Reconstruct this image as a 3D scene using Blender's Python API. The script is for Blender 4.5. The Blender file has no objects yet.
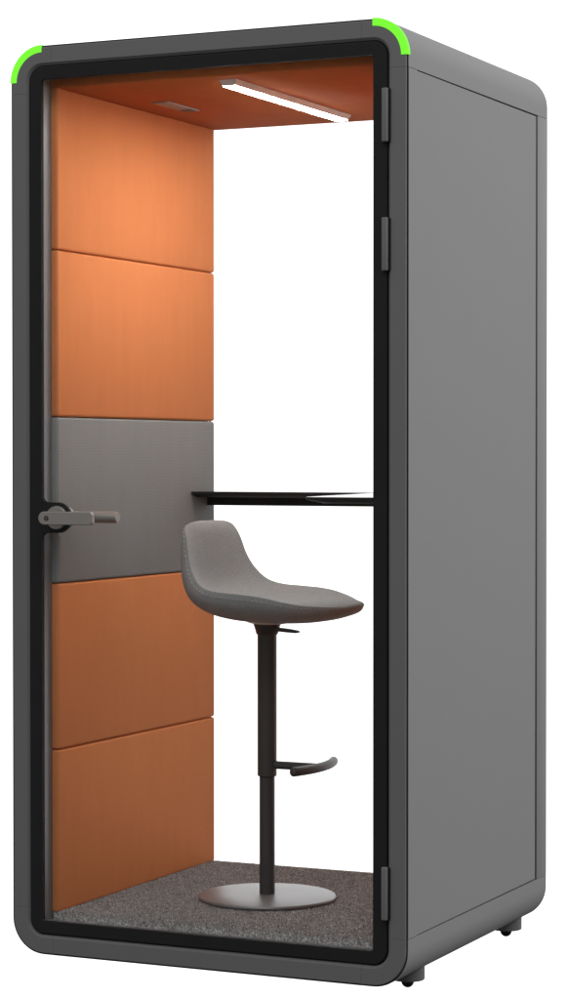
import bpy, bmesh, math, random
from mathutils import Vector, Matrix
random.seed(7)
S = bpy.context.scene
COL = S.collection
PI = math.pi

# ------------------------------------------------------------------ sizes (metres)
W, H, D = 1.0, 2.1157, 0.927         # pod outside: wide, high, deep
R0 = 0.083                            # outer corner radius
SEAM = 0.1095                         # where corner pieces meet the straight pieces
XW = 0.0935                           # face of the upholstered wall
YF, YB = 0.0556, 0.876                # front and back end of the lining
ZF, ZC = 0.0935, 2.024                # carpet top, ceiling

# ------------------------------------------------------------------ materials
def lin(r, g, b):
    f = lambda c: ((c/255+0.055)/1.055)**2.4 if c > 10 else c/255/12.92
    return (f(r), f(g), f(b), 1)

def new_mat(name):
    m = bpy.data.materials.new(name); m.use_nodes = True
    nt = m.node_tree
    return m, nt, nt.nodes, nt.links, nt.nodes['Principled BSDF']

def tex_coord(N, L, scale=(1, 1, 1)):
    tc = N.new('ShaderNodeTexCoord'); mp = N.new('ShaderNodeMapping')
    mp.inputs['Scale'].default_value = scale
    L.new(tc.outputs['Object'], mp.inputs['Vector'])
    return mp.outputs['Vector']

def noise(N, L, vec, scale, detail=3, rough=0.55):
    n = N.new('ShaderNodeTexNoise')
    n.inputs['Scale'].default_value = scale; n.inputs['Detail'].default_value = detail
    n.inputs['Roughness'].default_value = rough
    L.new(vec, n.inputs['Vector'])
    return n.outputs['Fac']

def ramp(N, L, fac, stops):
    r = N.new('ShaderNodeValToRGB')
    e = r.color_ramp.elements
    while len(e) < len(stops): e.new(0.5)
    for k, (p, c) in enumerate(stops):
        e[k].position = p; e[k].color = c
    L.new(fac, r.inputs['Fac'])
    return r.outputs['Color']

def scale_col(c, k): return (c[0]*k, c[1]*k, c[2]*k, 1)

def bump(N, L, fac, strength, dist, bs):
    b = N.new('ShaderNodeBump'); b.inputs['Strength'].default_value = strength
    b.inputs['Distance'].default_value = dist
    L.new(fac, b.inputs['Height']); L.new(b.outputs['Normal'], bs.inputs['Normal'])

def paint(name, c, rough=0.5, spec=0.3, metal=0.0, grain=0.06, bmp=0.05):
    m, nt, N, L, bs = new_mat(name)
    v = tex_coord(N, L)
    f = noise(N, L, v, 9, 4)
    L.new(ramp(N, L, f, [(0.3, scale_col(c, 1-grain)), (0.7, scale_col(c, 1+grain))]), bs.inputs['Base Color'])
    bs.inputs['Metallic'].default_value = metal
    bs.inputs['Specular IOR Level'].default_value = spec
    f2 = noise(N, L, v, 700, 2)
    mr = N.new('ShaderNodeMapRange'); mr.inputs['To Min'].default_value = rough-0.05; mr.inputs['To Max'].default_value = rough+0.05
    L.new(f, mr.inputs['Value']); L.new(mr.outputs['Result'], bs.inputs['Roughness'])
    bump(N, L, f2, bmp, 0.0006, bs)
    return m

def fabric(name, c, weave=420, melange=0.10, sheen=0.15, grain_amt=0.04, bmp=0.35, threads=0.0):
    m, nt, N, L, bs = new_mat(name)
    v = tex_coord(N, L)
    wv = tex_coord(N, L, (1, 1, 0.18))                 # faint vertical figure of the weave
    a = noise(N, L, wv, 26, 3)
    b = noise(N, L, v, weave, 3, 0.75)
    ca = ramp(N, L, a, [(0.3, scale_col(c, 1-grain_amt)), (0.7, scale_col(c, 1+grain_amt))])
    cb = ramp(N, L, b, [(0.3, (1-melange, 1-melange, 1-melange, 1)), (0.7, (1+melange, 1+melange, 1+melange, 1))])
    mx = N.new('ShaderNodeMix'); mx.data_type = 'RGBA'; mx.blend_type = 'MULTIPLY'; mx.inputs[0].default_value = 1
    L.new(ca, mx.inputs[6]); L.new(cb, mx.inputs[7])
    col = mx.outputs[2]
    if threads > 0:                                    # visible warp and weft of a coarse cloth
        for axis in ('Y', 'Z'):
            w = N.new('ShaderNodeTexWave'); w.bands_direction = axis; w.inputs['Scale'].default_value = 88.0 if axis == 'Z' else 66.0
            w.inputs['Distortion'].default_value = 1.6; w.inputs['Detail'].default_value = 1; w.inputs['Detail Scale'].default_value = 0.3
            L.new(v, w.inputs['Vector'])
            cw = ramp(N, L, w.outputs['Fac'], [(0.0, (1-threads, 1-threads, 1-threads, 1)), (1.0, (1+threads, 1+threads, 1+threads, 1))])
            m2 = N.new('ShaderNodeMix'); m2.data_type = 'RGBA'; m2.blend_type = 'MULTIPLY'; m2.inputs[0].default_value = 1
            L.new(col, m2.inputs[6]); L.new(cw, m2.inputs[7]); col = m2.outputs[2]
    L.new(col, bs.inputs['Base Color'])
    bs.inputs['Roughness'].default_value = 0.92
    bs.inputs['Specular IOR Level'].default_value = 0.06
    bs.inputs['Sheen Weight'].default_value = sheen
    bs.inputs['Sheen Roughness'].default_value = 0.5
    bump(N, L, b, bmp, 0.0012, bs)
    return m

def glow(name, c, strength):
    m, nt, N, L, bs = new_mat(name)
    bs.inputs['Base Color'].default_value = (0.02*c[0], 0.02*c[1], 0.02*c[2], 1); bs.inputs['Specular IOR Level'].default_value = 0.1
    bs.inputs['Emission Color'].default_value = c
    bs.inputs['Emission Strength'].default_value = strength
    return m

def glass_mat(name):
    m, nt, N, L, bs = new_mat(name)
    N.remove(bs)
    out = N['Material Output']
    t = N.new('ShaderNodeBsdfTransparent'); t.inputs['Color'].default_value = (1, 1, 1, 1)
    g = N.new('ShaderNodeBsdfGlossy'); g.inputs['Roughness'].default_value = 0.01
    fr = N.new('ShaderNodeFresnel'); fr.inputs['IOR'].default_value = 1.12   # anti-reflective coated pane
    mx = N.new('ShaderNodeMixShader')
    L.new(fr.outputs[0], mx.inputs[0]); L.new(t.outputs[0], mx.inputs[1]); L.new(g.outputs[0], mx.inputs[2])
    L.new(mx.outputs[0], out.inputs['Surface'])
    return m

M = {}
M['grey']   = paint('grey_powder_coat', (0.187, 0.187, 0.188, 1), 0.7, 0.06, grain=0.012)
M['foot']   = paint('shade_darkened_grey', (0.11, 0.11, 0.11, 1), 0.6, 0.1)  # grey of the feet, darkened to stand for the shade on them
M['black']  = paint('black_enamel', (0.024, 0.024, 0.0243, 1), 0.6, 0.08)
M['rubber'] = paint('black_rubber', (0.015, 0.015, 0.015, 1), 0.6, 0.2)
M['metal']  = paint('satin_aluminium', (0.205, 0.22, 0.226, 1), 0.40, 0.4, 0.3, 0.03, 0.02)
M['handle'] = paint('satin_nickel', (0.34, 0.315, 0.295, 1), 0.45, 0.4, 0.5, 0.03, 0.02)
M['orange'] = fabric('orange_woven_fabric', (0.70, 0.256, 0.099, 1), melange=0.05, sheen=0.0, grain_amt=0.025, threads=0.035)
M['greyfab']= fabric('grey_woven_fabric', (0.270, 0.282, 0.280, 1), melange=0.08, sheen=0.0, grain_amt=0.025, threads=0.10)
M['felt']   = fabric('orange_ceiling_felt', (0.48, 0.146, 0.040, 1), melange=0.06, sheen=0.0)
M['wool']   = fabric('grey_melange_wool', (0.325, 0.340, 0.341, 1), weave=330, melange=0.24, sheen=0.05, grain_amt=0.02, bmp=0.5)
M['thread'] = fabric('pale_grey_thread', (0.42, 0.41, 0.40, 1), melange=0.05)
M['desk']   = paint('black_gloss_laminate', (0.008, 0.008, 0.008, 1), 0.12, 0.5, 0, 0.03, 0.0)
M['post']   = paint('black_satin_steel', (0.052, 0.052, 0.052, 1), 0.45, 0.35, 0.0, 0.04, 0.02)
M['disc']   = paint('dark_brushed_steel', (0.25, 0.255, 0.26, 1), 0.40, 0.5, 0.4, 0.05, 0.02)
M['plate']  = paint('vent_plate_grey', (0.30, 0.28, 0.27, 1), 0.45, 0.4, 0.3)
M['lampbody'] = paint('lamp_body_silver', (0.80, 0.78, 0.77, 1), 0.5, 0.3, 0.0)
M['lamp']   = glow('lamp_diffuser_light', (1.0, 0.98, 0.94, 1), 90.0)
M['green']  = glow('green_status_light', lin(126, 255, 58), 1.0)
M['glass']  = glass_mat('clear_glass')

def carpet_mat():
    m, nt, N, L, bs = new_mat('grey_brown_carpet')
    v = tex_coord(N, L)
    a = noise(N, L, v, 290, 3, 0.8)
    b = noise(N, L, v, 60, 3)
    ca = ramp(N, L, a, [(0.34, (0.11, 0.107, 0.106, 1)), (0.50, (0.48, 0.465, 0.458, 1)), (0.66, (0.98, 0.965, 0.96, 1))])
    cb = ramp(N, L, b, [(0.3, (0.86, 0.85, 0.84, 1)), (0.7, (1.1, 1.1, 1.1, 1))])
    mx = N.new('ShaderNodeMix'); mx.data_type = 'RGBA'; mx.blend_type = 'MULTIPLY'; mx.inputs[0].default_value = 1
    L.new(ca, mx.inputs[6]); L.new(cb, mx.inputs[7]); L.new(mx.outputs[2], bs.inputs['Base Color'])
    bs.inputs['Roughness'].default_value = 1.0
    bs.inputs['Specular IOR Level'].default_value = 0.05
    return m
M['carpet'] = carpet_mat()

# ------------------------------------------------------------------ building helpers
def link(name, bm, mat, parent=None, smooth=None, label=None):
    """a bmesh in world coordinates becomes ONE mesh object under its parent"""
    bmesh.ops.recalc_face_normals(bm, faces=bm.faces)
    off = Vector((0, 0, 0)); p = parent
    while p is not None:
        off += p.location; p = p.parent
    bmesh.ops.translate(bm, verts=bm.verts, vec=-off)
    me = bpy.data.meshes.new(name); bm.to_mesh(me); bm.free()
    me.materials.append(mat)
    o = bpy.data.objects.new(name, me); COL.objects.link(o)
    if parent is not None: o.parent = parent
    if smooth is not None:
        for f in me.polygons: f.use_smooth = True
        if smooth < 180:
            me.set_sharp_from_angle(angle=math.radians(smooth))
    if label: o['label'] = label
    return o

def thing(name, label, cat, loc):
    o = bpy.data.objects.new(name, None); COL.objects.link(o)
    o.empty_display_size = 0.1; o.location = loc
    o['label'] = label; o['category'] = cat
    return o

def add_box(bm, x0, x1, y0, y1, z0, z1, bev=0.0, seg=2):
    ret = bmesh.ops.create_cube(bm, size=1.0)
    vs = ret['verts']
    for v in vs:
        v.co = Vector(((x0+x1)/2+v.co.x*(x1-x0), (y0+y1)/2+v.co.y*(y1-y0), (z0+z1)/2+v.co.z*(z1-z0)))
    if bev > 0:
        es = list({e for v in vs for e in v.link_edges})
        bmesh.ops.bevel(bm, geom=es, offset=bev, segments=seg, profile=0.5, affect='EDGES')

def loft(bm, rings, closed_ring=True, cap=True, closed_path=False):
    vr = [[bm.verts.new(p) for p in r] for r in rings]
    n = len(rings[0]); K = len(vr)
    for i in range(K if closed_path else K-1):
        a, b = vr[i], vr[(i+1) % K]
        for j in range(n if closed_ring else n-1):
            k = (j+1) % n
            bm.faces.new((a[j], a[k], b[k], b[j]))
    if cap and not closed_path:
        bm.faces.new(vr[0][::-1]); bm.faces.new(vr[-1])
    return vr

def stations_corner(cx, cz, sx, sz, r, s, n=14, gap=0.0):
    """outer path of one corner: from the side seam round to the top/bottom seam. (base x, base z, normal x, normal z)"""
    out = []
    ex = 0 if sx < 0 else W; ez = 0 if sz < 0 else H
    if s is not None: out.append((ex, ez - sz*(s-gap), sx, 0))
    for k in range(n+1):
        a = PI/2*k/n
        nx, nz = sx*math.cos(a), sz*math.sin(a)
        out.append((ex - sx*r + nx*r, ez - sz*r + nz*r, nx, nz))
    if s is not None: out.append((ex - sx*(s-gap), ez, 0, sz))
    return out

def sweep(bm, stations, section, closed=False):
    rings = [[(bx-nx*d, y, bz-nz*d) for d, y in section] for bx, bz, nx, nz in stations]
    loft(bm, rings, True, True, closed)

def full_loop(r, n=10):
    st = []
    for (sx, sz, rev) in ((-1, -1, False), (1, -1, True), (1, 1, False), (-1, 1, True)):
        c = stations_corner(0, 0, sx, sz, r, None, n)
        st += c[::-1] if rev else c
    return st

def rr_pts(d, r, n=8, dz=0.0):
    """points of the rounded rectangle inset by d with corner radius r (x, z)"""
    x0, x1, z0, z1 = d, W-d, d+dz, H-d-dz
    P = []
    for cx, cz, a0 in ((x1-r, z1-r, 0), (x0+r, z1-r, 90), (x0+r, z0+r, 180), (x1-r, z0+r, 270)):
        for k in range(n+1):
            a = math.radians(a0+90*k/n)
            P.append((cx+r*math.cos(a), cz+r*math.sin(a)))
    return P

def rr_ring(bm, sec, n=8):
    """sec: closed list of (inset, corner radius, y[, extra inset above and below])"""
    L = [[(x, q[2], z) for x, z in rr_pts(q[0], q[1], n, q[3] if len(q) > 3 else 0.0)] for q in sec]
    loft(bm, L, True, False, True)

def add_tube(bm, pts, r, seg=16, cap_round=False):
    pts = [Vector(p) for p in pts]
    rings = []
    up = None
    radii = r if isinstance(r, (list, tuple)) else [r]*len(pts)
    if cap_round:
        p2, r2 = [], []
        d0 = (pts[0]-pts[1]).normalized(); d1 = (pts[-1]-pts[-2]).normalized()
        for k in range(5):
            a = PI/2*(1-k/5); p2.append(pts[0]+d0*radii[0]*0.6*math.sin(a)); r2.append(max(radii[0]*math.cos(a), radii[0]*0.05))
        p2 += pts; r2 += list(radii)
        for k in range(1, 6):
            a = PI/2*k/5; p2.append(pts[-1]+d1*radii[-1]*0.6*math.sin(a)); r2.append(max(radii[-1]*math.cos(a), radii[-1]*0.05))
        pts, radii = p2, r2
    for i, p in enumerate(pts):
        t = (pts[min(i+1, len(pts)-1)]-pts[max(i-1, 0)]).normalized()
        if up is None:
            up = Vector((0, 0, 1)) if abs(t.z) < 0.9 else Vector((1, 0, 0))
        u = t.cross(up).normalized(); v = u.cross(t).normalized(); up = v
        rings.append([p+(u*math.cos(2*PI*k/seg)+v*math.sin(2*PI*k/seg))*radii[i] for k in range(seg)])
    loft(bm, rings)

def add_lathe(bm, cx, cy, prof, seg=48):
    """prof: (radius, z) from bottom to top"""
    rings = [[(cx+r*math.cos(2*PI*k/seg), cy+r*math.sin(2*PI*k/seg), z) for k in range(seg)] for r, z in prof]
    loft(bm, rings)

def add_lathe_y(bm, cx, cz, prof, seg=40):
    rings = [[(cx+r*math.cos(2*PI*k/seg), y, cz+r*math.sin(2*PI*k/seg)) for k in range(seg)] for r, y in prof]
    loft(bm, rings)

def prism_x(bm, poly, x0, x1):
    loft(bm, [[(x0, y, z) for y, z in poly], [(x1, y, z) for y, z in poly]])

B = bmesh.new

# ================================================================== THE POD
pod = thing('office_pod', 'dark grey one-person office phone booth with glass door, orange padded inside and green corner lights', 'office pod', (0.5, 0.4635, -0.0362))

# ---- outer shell: four rounded corner profiles, side / top / bottom panels
ring_sec = [(0.0036, 0.0195), (0.0036, 0.0022), (0.0044, 0.0006), (0.0058, 0.0), (0.0405, 0.0), (0.0465, 0.0055), (0.0465, 0.0195)]
shell_sec = [(0.0, 0.0052), (0.0012, 0.004), (0.03, 0.004), (0.03, D), (0.0015, D), (0.0, D-0.0015)]
G = 0.00022
for sx in (-1, 1):
    for sz in (-1, 1):
        bm = B(); sweep(bm, stations_corner(0, 0, sx, sz, R0, SEAM, 16, G), shell_sec)
        link('corner_profile', bm, M['grey'], pod, 25)
        bm = B(); sweep(bm, stations_corner(0, 0, sx, sz, R0, SEAM, 16, G), ring_sec)
        link('frame_corner', bm, M['grey'], pod, 22)
# straight rails of the front frame
for st in ([(0, SEAM+G, -1, 0), (0, H-SEAM-G, -1, 0)], [(W, SEAM+G, 1, 0), (W, H-SEAM-G, 1, 0)],
           [(SEAM+G, 0, 0, -1), (W-SEAM-G, 0, 0, -1)], [(SEAM+G, H, 0, 1), (W-SEAM-G, H, 0, 1)]):
    bm = B(); sweep(bm, st, ring_sec)
    link('frame_rail', bm, M['grey'], pod, 22)
# gasket line between front frame and shell
bm = B(); sweep(bm, full_loop(R0, 16), [(0.0007, 0.0026), (0.0034, 0.0026), (0.0034, 0.0192), (0.0007, 0.0039)], True)
link('frame_gasket', bm, M['rubber'], pod, 30)
# side panels (a groove along top and bottom, a wider one at the back post)
g0, g1 = 0.0004, 0.0034
YG, YG2 = 0.841, 0.8535
for x0, x1 in ((W-0.03, W), (0.03, 0.0)):
    z0, z1 = SEAM, H-SEAM
    bm = B()
    prism_x(bm, [(0.004, z0+g0), (0.055, z0+g0), (0.0555, z0+g1), (YG, z0+g1), (YG, z1-g1), (0.0555, z1-g1), (0.055, z1-g0), (0.004, z1-g0)], x0, x1)
    bmesh.ops.bevel(bm, geom=[e for e in bm.edges if all(abs(v.co.x-x1) < 1e-6 for v in e.verts)], offset=0.0009, segments=2, affect='EDGES')
    link('side_panel', bm, M['grey'], pod, 30)
    xi = x1-0.003 if x1 > 0.5 else x1+0.003
    bm = B(); add_box(bm, min(x0, xi), max(x0, xi), YG+0.0006, YG2-0.0003, z0+g1, z1-g1)
    link('groove_dark_strip', bm, M['rubber'], pod)  # black strip added in the groove to give it its shade
    bm = B(); add_box(bm, min(x0, x1), max(x0, x1), YG2, D, z0+g0, z1-g0, 0.0009)
    link('back_post', bm, M['grey'], pod, 30)
bm = B(); add_box(bm, SEAM+g0, W-SEAM-g0, 0.004, D, H-0.03, H, 0.0006)
link('roof_panel', bm, M['grey'], pod)
bm = B(); add_box(bm, SEAM+g0, W-SEAM-g0, 0.004, D, 0, 0.03, 0.0006)
link('bottom_panel', bm, M['grey'], pod)
# core behind the grooves
bm = B(); sweep(bm, full_loop(R0, 8), [(0.031, 0.0205), (0.06, 0.0205), (0.06, 0.92), (0.031, 0.92)], True)
link('inner_core', bm, M['rubber'], pod, 30)
bm = B(); sweep(bm, full_loop(R0, 12), [(0.004, 0.30), (0.034, 0.30), (0.034, 0.312), (0.004, 0.312)], True)
link('seam_backing', bm, M['rubber'], pod, 30)

# ---- door reveal and seal
bm = B(); sweep(bm, full_loop(R0, 10), [(0.0467, 0.0130), (0.0700, 0.0130), (0.0700, 0.0200), (0.0467, 0.0200)], True)
link('door_seal', bm, M['rubber'], pod, 30)
bm = B(); rr_ring(bm, [(0.0743, 0.0085, 0.0203, -0.0045), (0.0765, 0.0065, 0.0203, -0.0045), (0.0765, 0.0065, 0.0554, -0.0045), (0.0743, 0.0085, 0.0554, -0.0045)], 8)
link('door_jamb', bm, M['metal'], pod, 30)

# ---- back: frame and fixed glass
bm = B(); sweep(bm, full_loop(R0, 10), [(0.0302, 0.9205), (0.052, 0.9205), (0.053, 0.9225), (0.053, 0.9268), (0.0302, 0.9268)], True)
link('back_frame', bm, M['black'], pod, 30)
bm = B()
p = rr_pts(0.0605, 0.02, 6)
loft(bm, [[(x, 0.900, z) for x, z in p], [(x, 0.908, z) for x, z in p]])
link('back_glass', bm, M['glass'], pod, 30)

# ---- padded walls, five blocks a side
ZJ = [1.6465, 1.2553, 0.8645, 0.4735]
edges = [ZC+0.003] + ZJ + [ZF-0.004]
for side in (0, 1):
    for k in range(5):
        zt, zb = edges[k]-0.0008, edges[k+1]+0.0008
        bm = B()
        xa, xb = (0.0605, XW) if side == 0 else (W-XW, W-0.0605)
        add_box(bm, xa, xb, YF, YB, zb, zt, 0.0065, 4)
        # light subdivision with a soft belly so the padding is not dead flat
        link('wall_panel', bm, M['greyfab'] if k == 2 else M['orange'], pod, 60,
             'grey padded block in the middle of the orange wall' if k == 2 else None)

# ---- ceiling with lamp and vent
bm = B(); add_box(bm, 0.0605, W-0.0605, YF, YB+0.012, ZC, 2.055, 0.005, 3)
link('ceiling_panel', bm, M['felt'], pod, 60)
lz0, lz1 = ZC-0.0135, ZC
bm = B()
loft(bm, [[(0.490, 0.105, lz1+0.001), (0.5345, 0.105, lz1+0.001), (0.5345, 0.7672, lz1+0.001), (0.490, 0.7672, lz1+0.001)],
          [(0.4955, 0.1135, lz0), (0.529, 0.1135, lz0), (0.529, 0.7590, lz0), (0.4955, 0.7590, lz0)]])
lampo = link('ceiling_lamp', bm, M['lampbody'], pod)
bm = B(); add_box(bm, 0.4968, 0.5277, 0.1148, 0.7577, lz0-0.0012, lz0+0.002)
link('diffuser', bm, M['lamp'], lampo)
bm = B(); add_box(bm, 0.186, 0.2285, 0.351, 0.5215, ZC-0.0035, ZC+0.002, 0.0012)
vent = link('ceiling_vent', bm, M['plate'], pod)
bm = B(); add_box(bm, 0.192, 0.2225, 0.485, 0.513, ZC-0.0047, ZC-0.0030, 0.0005)
link('sensor_window', bm, M['post'], vent)

# ---- floor: carpet with a pile
def carpet():
    bm = B()
    x0, x1, y0, y1 = 0.0765, W-0.0765, YF+0.003, 0.895
    base = ZF-0.006
    add_box(bm, x0, x1, y0, y1, 0.0605, base)
    rnd = random.random
    pitch = 0.0034
    nx = int((XW*-2+1.0+0.01)/pitch); 
    y = y0
    row = 0
    while y < y1-0.01:
        for i in range(int((x1-x0)/pitch)):
            px = x0+i*pitch+(rnd()-0.5)*pitch; py = y+(rnd()-0.5)*pitch
            if px < x0 or px > x1: continue
            near = row < 3
            a = rnd()*PI
            w = 0.0013+rnd()*0.0011
            h = (0.0045+rnd()*0.0035)*(1.0 if y < y1-0.045 else 0.35)
            dx, dy = math.cos(a)*w, math.sin(a)*w
            tx, ty = (rnd()-0.5)*0.004, (rnd()-0.5)*0.004 - (0.0018 if near else 0)
            zb = (base-0.010*rnd() if near else base-0.0005)
            v = [bm.verts.new(q) for q in ((px-dx, py-dy, zb), (px+dx, py+dy, zb),
                 (px+dx*0.8+tx, py+dy*0.8+ty, base+h*0.8), (px+tx, py+ty, base+h), (px-dx*0.8+tx, py-dy*0.8+ty, base+h*0.75))]
            bm.faces.new(v)
        y += pitch; row += 1
    me = bpy.data.meshes.new('carpet')
    bmesh.ops.translate(bm, verts=bm.verts, vec=-pod.location)
    bm.to_mesh(me); bm.free(); me.materials.append(M['carpet'])
    o = bpy.data.objects.new('carpet', me); COL.objects.link(o); o.parent = pod
carpet()

# ---- desk: strip along the back, wide leaf along the right wall
def fillet_poly(pts, n=8):
    """pts: (x, y, radius)"""
    out = []
    m = len(pts)
    for i in range(m):
        p = Vector(pts[i][:2]); r = pts[i][2]
        if r <= 0: out.append(p); continue
        a = (Vector(pts[i-1][:2])-p).normalized(); b = (Vector(pts[(i+1) % m][:2])-p).normalized()
        half = a.angle(b)/2
        t = r/math.tan(half)
        c = p+(a+b).normalized()*(r/math.sin(half))
        s = p+a*t; e = p+b*t
        a0 = math.atan2(s.y-c.y, s.x-c.x); a1 = math.atan2(e.y-c.y, e.x-c.x)
        d = (a1-a0+PI) % (2*PI)-PI
        for k in range(n+1):
            q = a0+d*k/n; out.append(Vector((c.x+r*math.cos(q), c.y+r*math.sin(q))))
    return out
ZD = 1.0716
def desk_outline(o, rc):
    return fillet_poly([(XW+0.0006, 0.872, 0), (XW+0.0006, 0.7385+o, 0), (0.616+o, 0.7385+o, 0.04), (0.714+o, 0.070+o, rc), (W-XW-0.0006, 0.070+o, 0), (W-XW-0.0006, 0.872, 0)])
bm = B()
loft(bm, [[(p.x, p.y, z) for p in desk_outline(o, 0.045)] for o, z in ((0.030, ZD-0.0150), (0.0012, ZD-0.0062), (0.0, ZD-0.0054), (0.0, ZD-0.0012), (0.0012, ZD))])
desk = link('desk', bm, M['black'], pod, 30)
desk.data.materials.append(M['desk'])
for f in desk.data.polygons:
    if f.normal.z > 0.9: f.material_index = 1
bm = B(); add_box(bm, XW+0.0006, W-XW-0.0006, 0.829, 0.847, 1.0345, ZD-0.0145, 0.001)
link('desk_apron', bm, M['black'], desk)
bm = B(); add_box(bm, 0.846, W-XW-0.0006, 0.186, 0.70, 1.0375, ZD-0.0145, 0.001)
link('desk_bracket', bm, M['black'], desk)

# ---- door: black-bordered glass leaf, handle set, hinges
def door():
    # border ring: outer rounded, inner with a rounded tab for the handle
    n = 8
    d_out, d_in = 0.0490, 0.0815
    HX, HZ = 0.1225, 1.0205
    bm = B()
    ys = [(d_out+0.0012, 0.0015-0.0015), (d_out, 0.0012), (d_out, 0.0112)]
    def outer(d, r=0.031): return rr_pts(d, r, n)
    inner = rr_pts(d_in, 0.005, n)
    secs = [(d_in, 0.005, 0.0112, -0.0028), (d_in, 0.005, 0.0, -0.0028), (d_out+0.0026, 0.0312, 0.0), (d_out, 0.0338, 0.0022), (d_out, 0.0338, 0.0112)]
    rr_ring(bm, secs, n)
    # handle tab (filleted bulge)
    tab = []
    r = 0.0355; cx = HX+0.0005; x0 = d_in-0.003; f = 0.016
    # lower fillet
    xt = cx-0.008
    pts = [(x0, HZ-r-0.020)]
    for k in range(9):
        a = PI*(0.0) + (PI/2)*k/8
        pts.append((d_in+0.0155-0.0155*math.cos(a), HZ-r-0.0155+0.0155*math.sin(a)))
    for k in range(25):
        a = -PI/2+PI*k/24
        pts.append((cx+r*math.cos(a)*0.98, HZ+r*math.sin(a)))
    for k in range(9):
        a = PI/2*(1-k/8)
        pts.append((d_in+0.0155-0.0155*math.cos(a), HZ+r+0.0155-0.0155*math.sin(a)))
    pts.append((x0, HZ+r+0.020))
    loft(bm, [[(x, 0.0004, z) for x, z in pts], [(x, 0.0108, z) for x, z in pts]])
    dr = link('door', bm, M['black'], pod, 30)
    bm = B()
    p = rr_pts(d_in-0.006, 0.004, 4)
    loft(bm, [[(x, 0.0030, z) for x, z in p], [(x, 0.0085, z) for x, z in p]])
    link('door_glass', bm, M['glass'], dr)
    # outside handle: rose, neck and flat lever with lock cylinder
    bm = B(); add_lathe_y(bm, HX+0.001, HZ, [(0.027, 0.001), (0.0275, -0.002), (0.027, -0.0065), (0.0255, -0.0085)])
    add_lathe_y(bm, HX, HZ, [(0.012, -0.008), (0.012, -0.040)], 24)
    rose = link('handle_rose', bm, M['handle'], dr, 40)
    bm = B()
    yo0, yo1 = -0.051, -0.0385
    hz = 0.0152
    prof = []
    for k in range(17):
        a = PI/2+PI*k/16
        prof.append((HX-0.0055+hz*math.cos(a)*1.0, HZ+hz*math.sin(a)))
    prof += [(0.238, HZ-hz), (0.2435, HZ-hz+0.0055), (0.2435, HZ+hz-0.0055), (0.238, HZ+hz)]
    cxm = sum(p[0] for p in prof)/len(prof)
    def ins(o): return [(x+(o if x < HX-0.006 else (-o if x > 0.24 else 0)), HZ+(z-HZ)*(hz-o)/hz) for x, z in prof]
    loft(bm, [[(x, yo1, z) for x, z in ins(0)], [(x, yo0+0.0014, z) for x, z in ins(0)], [(x, yo0, z) for x, z in ins(0.0014)]])
    lev = link('handle_lever', bm, M['handle'], dr, 30)
    bm = B(); add_lathe_y(bm, HX+0.001, HZ, [(0.0062, yo0+0.001), (0.0062, yo0-0.0006), (0.0054, yo0-0.0010)], 24)
    lk = link('lock_cylinder', bm, M['post'], dr, 40)
    bm = B(); add_box(bm, HX+0.0002, HX+0.0018, yo0-0.0016, yo0-0.0007, HZ-0.0036, HZ+0.0036)
    link('keyhole', bm, M['metal'], dr)
    # inside handle seen through the glass
    bm = B(); add_lathe_y(bm, HX+0.001, HZ, [(0.0265, 0.0115), (0.0275, 0.013), (0.0275, 0.034), (0.026, 0.0355)])
    add_lathe_y(bm, HX, HZ, [(0.012, 0.035), (0.012, 0.068)], 24)
    link('handle_rose', bm, M['handle'], dr, 40)
    bm = B()
    add_tube(bm, [(HX-0.006, 0.071, HZ+0.0005), (HX+0.03, 0.071, HZ+0.0005), (0.236, 0.071, HZ+0.0005), (0.2445, 0.071, HZ+0.0005)], [0.0138, 0.0138, 0.0138, 0.0115], 24)
    link('handle_lever', bm, M['handle'], dr, 40)
door()
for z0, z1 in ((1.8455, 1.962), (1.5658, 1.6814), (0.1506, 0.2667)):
    bm = B()
    add_box(bm, 0.9422, 0.9555, -0.0115, -0.0008, z0, z1, 0.0022, 3)
    h = link('hinge', bm, M['grey'], pod, 40)
    bm = B(); add_box(bm, 0.9556, 0.9605, -0.0040, -0.0006, z0+0.0012, z1-0.0012, 0.0008)  # black strip put in for the shade beside the hinge
    link('hinge_shade_strip', bm, M['rubber'], h)

# ---- green status lights on the two upper corners
for sx in (-1, 1):
    bm = B()
    sweep(bm, stations_corner(0, 0, sx, 1, R0, None, 20), [(-0.0013, 0.0105), (-0.0013, 0.0006), (0.0004, -0.0014), (0.0150, -0.0014), (0.0160, -0.0004), (0.0160, 0.0012), (0.003, 0.0012), (0.003, 0.0105)])
    link('status_light', bm, M['green'], pod, 40)

# ---- feet
for fx in (0.925, 0.075):
    for fy in (0.186, 0.838):
        bm = B(); add_lathe(bm, fx, fy, [(0.0375, -0.0168), (0.0392, -0.0150), (0.0392, 0.024)], 40)
        ft = link('foot', bm, M['foot'], pod, 40)
        bm = B()
        prof = [(0.0005, -0.0362)] + [(0.0146*math.sin(PI/2*k/8), -0.0216-0.0146*math.cos(PI/2*k/8)) for k in range(1, 9)] + [(0.0146, -0.0160)]
        add_lathe(bm, fx, fy, prof, 28)
        link('foot_pad', bm, M['rubber'], ft, 60)

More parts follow.
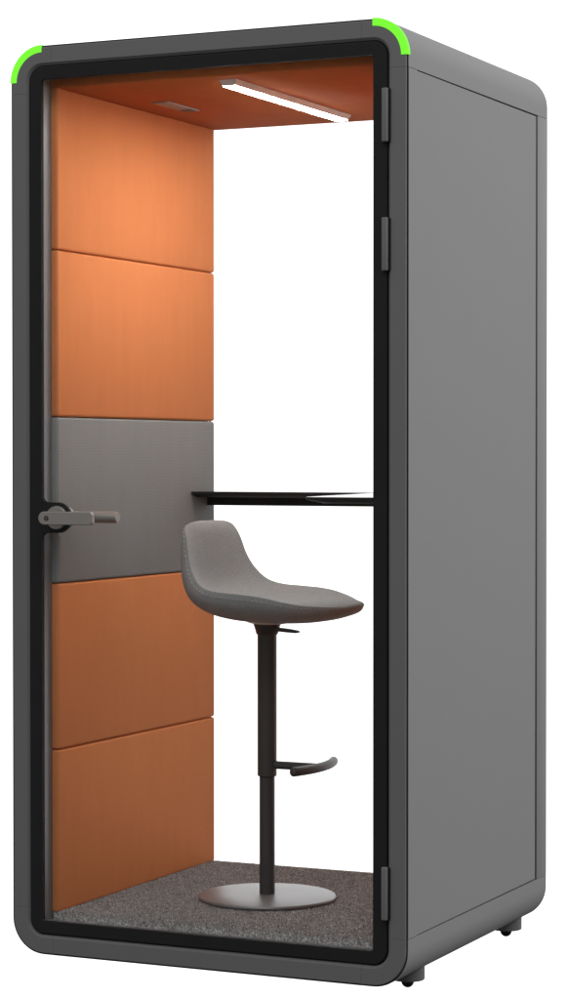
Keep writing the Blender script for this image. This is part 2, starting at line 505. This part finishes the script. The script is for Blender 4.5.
# ================================================================== THE STOOL
SX, SY = 0.4672, 0.411
stool = thing('bar_stool', 'grey upholstered bar stool with low shell back and black column, on the carpet', 'bar stool', (SX, SY, ZF))
Z0 = ZF+0.0005
bm = B(); add_lathe(bm, SX, SY, [(0.160, Z0), (0.1655, Z0+0.002), (0.1665, Z0+0.0055), (0.1650, Z0+0.0085), (0.162, Z0+0.0098), (0.08, Z0+0.0112), (0.028, Z0+0.0125)], 96)
link('base_disc', bm, M['disc'], stool, 40)
bm = B(); add_lathe(bm, SX, SY, [(0.0187, Z0+0.010), (0.0187, 0.42)], 40)
link('inner_column', bm, M['post'], stool, 40)
bm = B(); add_lathe(bm, SX, SY, [(0.0190, 0.3905), (0.0222, 0.3912), (0.0234, 0.3925), (0.0234, 0.737)], 40)
link('outer_column', bm, M['post'], stool, 40)
bm = B(); add_lathe(bm, SX, SY, [(0.0236, 0.7325), (0.0262, 0.7345), (0.031, 0.752), (0.0355, 0.762), (0.0355, 0.772)], 40)
link('column_head', bm, M['post'], stool, 40)
bm = B(); add_lathe(bm, SX+0.005, SY, [(0.035, 0.7585), (0.046, 0.7605), (0.058, 0.7655), (0.058, 0.772)], 40)
link('seat_mount', bm, M['lampbody'], stool, 40)
# height lever
bm = B()
add_tube(bm, [(SX+0.020, SY-0.011, 0.7490), (SX+0.038, SY-0.011, 0.7475)], 0.0042, 12)
loft(bm, [[(SX+0.030, SY-0.0045, 0.7515), (SX+0.030, SY-0.0175, 0.7515), (SX+0.030, SY-0.0175, 0.7425), (SX+0.030, SY-0.0045, 0.7425)],
          [(SX+0.060, SY-0.0030, 0.7490), (SX+0.060, SY-0.0190, 0.7490), (SX+0.060, SY-0.0190, 0.7405), (SX+0.060, SY-0.0030, 0.7405)],
          [(SX+0.086, SY-0.0020, 0.7450), (SX+0.086, SY-0.0200, 0.7450), (SX+0.086, SY-0.0200, 0.7395), (SX+0.086, SY-0.0020, 0.7395)],
          [(SX+0.0885, SY-0.0035, 0.7440), (SX+0.0885, SY-0.0185, 0.7440), (SX+0.0885, SY-0.0185, 0.7402), (SX+0.0885, SY-0.0035, 0.7402)]])
link('height_lever', bm, M['post'], stool)
# footrest
FZ = 0.4186
bm = B()
add_tube(bm, [(SX+0.018, SY, FZ), (SX+0.135, SY, FZ)], 0.0098, 16)
fr = link('footrest_arm', bm, M['post'], stool, 60)
bm = B()
arc = [(SX+0.139-0.0205*(t*t), SY+0.117*t+0.012, FZ) for t in [k/10-1 for k in range(21)]]
add_tube(bm, arc, 0.0112, 18, True)
link('footrest_bar', bm, M['post'], stool, 60)

# seat shell: rim curve, inner pad surface and outer shell surface
ROWS = [  # rim x, half width, rim z | inner spine x, z | outer spine x, z
 (-.160, .000, 1.0065, -.160, 1.0065, -.160, 1.0065),
 (-.1600, .020, 1.0064, -.1570, 1.0060, -.163, 1.0058),
 (-.1595, .055, 1.0060, -.1535, 1.0025, -.169, 1.0010),
 (-.158, .100, 1.0025, -.148, .992, -.176, .989),
 (-.154, .130, .9925, -.144, .972, -.181, .970),
 (-.143, .146, .965, -.141, .930, -.185, .930),
 (-.131, .157, .922, -.137, .885, -.184, .885),
 (-.114, .171, .887, -.126, .851, -.174, .845),
 (-.088, .186, .859, -.100, .829, -.150, .808),
 (-.052, .196, .8465, -.060, .819, -.105, .7815),
 (-.005, .2005, .8425, -.010, .8155, -.045, .768),
 (.050, .2005, .8385, .050, .815, .030, .7635),
 (.088, .197, .833, .092, .8165, .085, .7640),
 (.125, .187, .8240, .128, .8190, .125, .7660),
 (.150, .170, .8180, .152, .8195, .152, .7690),
 (.172, .147, .8135, .174, .8185, .174, .7730),
 (.2058, .106, .8100, .205, .8165, .206, .7820),
 (.2240, .071, .8080, .2225, .8140, .2230, .7880),
 (.2325, .040, .8070, .2315, .8118, .2315, .7920),
 (.2355, .017, .8065, .2350, .8090, .2350, .7965),
 (.236, .000, .8060, .236, .8060, .236, .8060)]
def catmull(rows, n):
    out = []
    m = len(rows)
    for i in range(m-1):
        p0 = rows[max(i-1, 0)]; p1 = rows[i]; p2 = rows[i+1]; p3 = rows[min(i+2, m-1)]
        for k in range(n):
            t = k/n
            out.append(tuple(0.5*(2*b+(c-a)*t+(2*a-5*b+4*c-d)*t*t+(3*b-a-3*c+d)*t**3) for a, b, c, d in zip(p0, p1, p2, p3)))
    out.append(rows[-1])
    return out
ROWSF = catmull(ROWS, 6)
# extra rows near the two poles so the ends are round
def pole_rows(a, b, n=5):
    o = []
    for k in range(1, n):
        t = (k/n)**2
        o.append(tuple(x+(y-x)*t if j != 1 else y*math.sqrt(t) for j, (x, y) in enumerate(zip(a, b))))
    return o
ROWSF = [ROWSF[0]] + ROWSF[1:]
bm = B()
NV = 18
rings = []
for i, (rx, w, rz, ix, iz, ox, oz) in enumerate(ROWSF):
    ring = []
    w = max(w, 0.0005)
    # inner surface from +Y rim to -Y rim
    for k in range(2*NV+1):
        s = k/NV-1                          # -1..1
        y = w*math.sin(PI/2*s)
        q = abs(math.sin(PI/2*s))
        b = q**(2.6 + 0.6*min(1.0, max(0.0, (rx-0.06)/0.10)))
        puff = 0.010*max(0.0, 1-((q-0.93)/0.10)**2) if q > 0.83 else 0.0
        px = ix+(rx-ix)*b; pz = iz+(rz-iz)*b
        ring.append((SX+px, SY+y, pz))
    # outer surface back from -.. to +
    for k in range(1, 2*NV):
        phi = PI*k/(2*NV)
        c, sn = math.cos(phi), math.sin(phi)
        y = w*math.copysign(abs(c)**0.72, c)
        b = sn**0.85
        ring.append((SX+rx+(ox-rx)*b, SY+y, rz+(oz-rz)*b))
    rings.append(ring)
loft(bm, rings)
bmesh.ops.remove_doubles(bm, verts=bm.verts, dist=0.00005)
seat = link('seat_shell', bm, M['wool'], stool, 75)
ss = seat.modifiers.new('smooth', 'SUBSURF'); ss.levels = 1; ss.render_levels = 1
# visible stitches along the rim, both sides
for sgn in (-1, 1):
    bm = B()
    ph = math.radians(7)
    P = [Vector((SX+r[0]+(r[5]-r[0])*math.sin(ph)**0.85, SY+sgn*r[1]*math.cos(ph)**0.72+sgn*0.0004, r[2]+(r[6]-r[2])*math.sin(ph)**0.85)) for r in ROWSF]
    # resample by length
    acc = 0.0; step = 0.0120; ln = 0.0068
    L = [0.0]
    for a, b in zip(P, P[1:]): L.append(L[-1]+(b-a).length)
    def at(s):
        for i in range(len(P)-1):
            if L[i+1] >= s:
                t = (s-L[i])/max(L[i+1]-L[i], 1e-9); return P[i].lerp(P[i+1], t)
        return P[-1]
    s = 0.02
    cen = Vector((SX, SY, 0.86))
    while s < L[-1]-0.02:
        a, b = at(s), at(s+ln)
        nrm = Vector((0, sgn, 0))*0.0003
        add_tube(bm, [a+nrm, (a+b)/2+nrm*2.0, b+nrm], [0.0008, 0.0013, 0.0008], 6)
        s += step
    link('seat_stitching', bm, M['thread'], seat)

# ================================================================== WORLD AND LIGHT
world = bpy.data.worlds.new('World'); S.world = world; world.use_nodes = True
N, L = world.node_tree.nodes, world.node_tree.links
bg = N['Background']
tc = N.new('ShaderNodeTexCoord'); sp = N.new('ShaderNodeSeparateXYZ')
L.new(tc.outputs['Generated'], sp.inputs[0])
# white backdrop behind the booth, the rest of the studio dim
dot = N.new('ShaderNodeVectorMath'); dot.operation = 'DOT_PRODUCT'
dot.inputs[1].default_value = (-0.05, 0.998, 0.0)
L.new(tc.outputs['Generated'], dot.inputs[0])
mr = N.new('ShaderNodeMapRange'); mr.interpolation_type = 'SMOOTHSTEP'      # edge of the white backdrop
mr.inputs['From Min'].default_value = 0.42; mr.inputs['From Max'].default_value = 0.70
mr.inputs['To Min'].default_value = 0.0; mr.inputs['To Max'].default_value = 1.0
L.new(dot.outputs['Value'], mr.inputs['Value'])
fz = N.new('ShaderNodeMath'); fz.operation = 'MULTIPLY_ADD'; fz.inputs[1].default_value = 0.24; fz.inputs[2].default_value = 0.34
L.new(sp.outputs['Z'], fz.inputs[0])
mxw = N.new('ShaderNodeMix'); mxw.data_type = 'FLOAT'
L.new(mr.outputs['Result'], mxw.inputs[0]); L.new(fz.outputs[0], mxw.inputs[2]); mxw.inputs[3].default_value = 1.5
dn = N.new('ShaderNodeMapRange'); dn.interpolation_type = 'SMOOTHSTEP'   # world dimmed below, added so the pod's undersides turn dark
dn.inputs['From Min'].default_value = -0.48; dn.inputs['From Max'].default_value = -0.27
dn.inputs['To Min'].default_value = 0.10; dn.inputs['To Max'].default_value = 1.0
L.new(sp.outputs['Z'], dn.inputs['Value'])
ml = N.new('ShaderNodeMath'); ml.operation = 'MULTIPLY'
L.new(mxw.outputs[0], ml.inputs[0]); L.new(dn.outputs['Result'], ml.inputs[1])
L.new(ml.outputs[0], bg.inputs['Strength'])
bg.inputs['Color'].default_value = (1, 1, 1, 1)

def area(name, loc, target, sx, sy, power):
    d = bpy.data.lights.new(name, 'AREA'); d.shape = 'RECTANGLE'; d.size = sx; d.size_y = sy; d.energy = power
    o = bpy.data.objects.new(name, d); COL.objects.link(o); o.location = loc
    o.rotation_euler = (Vector(target)-Vector(loc)).to_track_quat('-Z', 'Y').to_euler()
    return o
area('studio_softbox', (5.0, 1.0, 3.6), (1.0, 0.5, 1.1), 1.6, 2.0, 166)
area('studio_front_softbox', (1.3, -3.2, 5.0), (0.5, 0.2, 1.3), 2.4, 1.6, 50)

# ================================================================== CAMERA
cd = bpy.data.cameras.new('camera'); cam = bpy.data.objects.new('camera', cd); COL.objects.link(cam)
yaw, pit, rol, fpx = 0.4361, -0.0177, -0.0002, 2469.12
fwd = Vector((-math.sin(yaw)*math.cos(pit), math.cos(yaw)*math.cos(pit), math.sin(pit)))
r = Vector((math.cos(yaw), math.sin(yaw), 0)); u = r.cross(fwd)
r2 = math.cos(rol)*r+math.sin(rol)*u; u2 = -math.sin(rol)*r+math.cos(rol)*u
mat = Matrix(((r2.x, u2.x, -fwd.x, 3.0186), (r2.y, u2.y, -fwd.y, -4.9672), (r2.z, u2.z, -fwd.z, 1.1629), (0, 0, 0, 1)))
cam.matrix_world = mat
cd.sensor_fit = 'VERTICAL'; cd.sensor_height = 24.0; cd.sensor_width = 24.0*0.568
cd.lens = 24.0*fpx/1000.0
cd.clip_start = 0.1; cd.clip_end = 200
S.camera = cam

S.view_settings.view_transform = 'Standard'; S.view_settings.look = 'None'
S.view_settings.exposure = 0; S.view_settings.gamma = 1
S.cycles.transparent_max_bounces = 24
S.cycles.max_bounces = 10
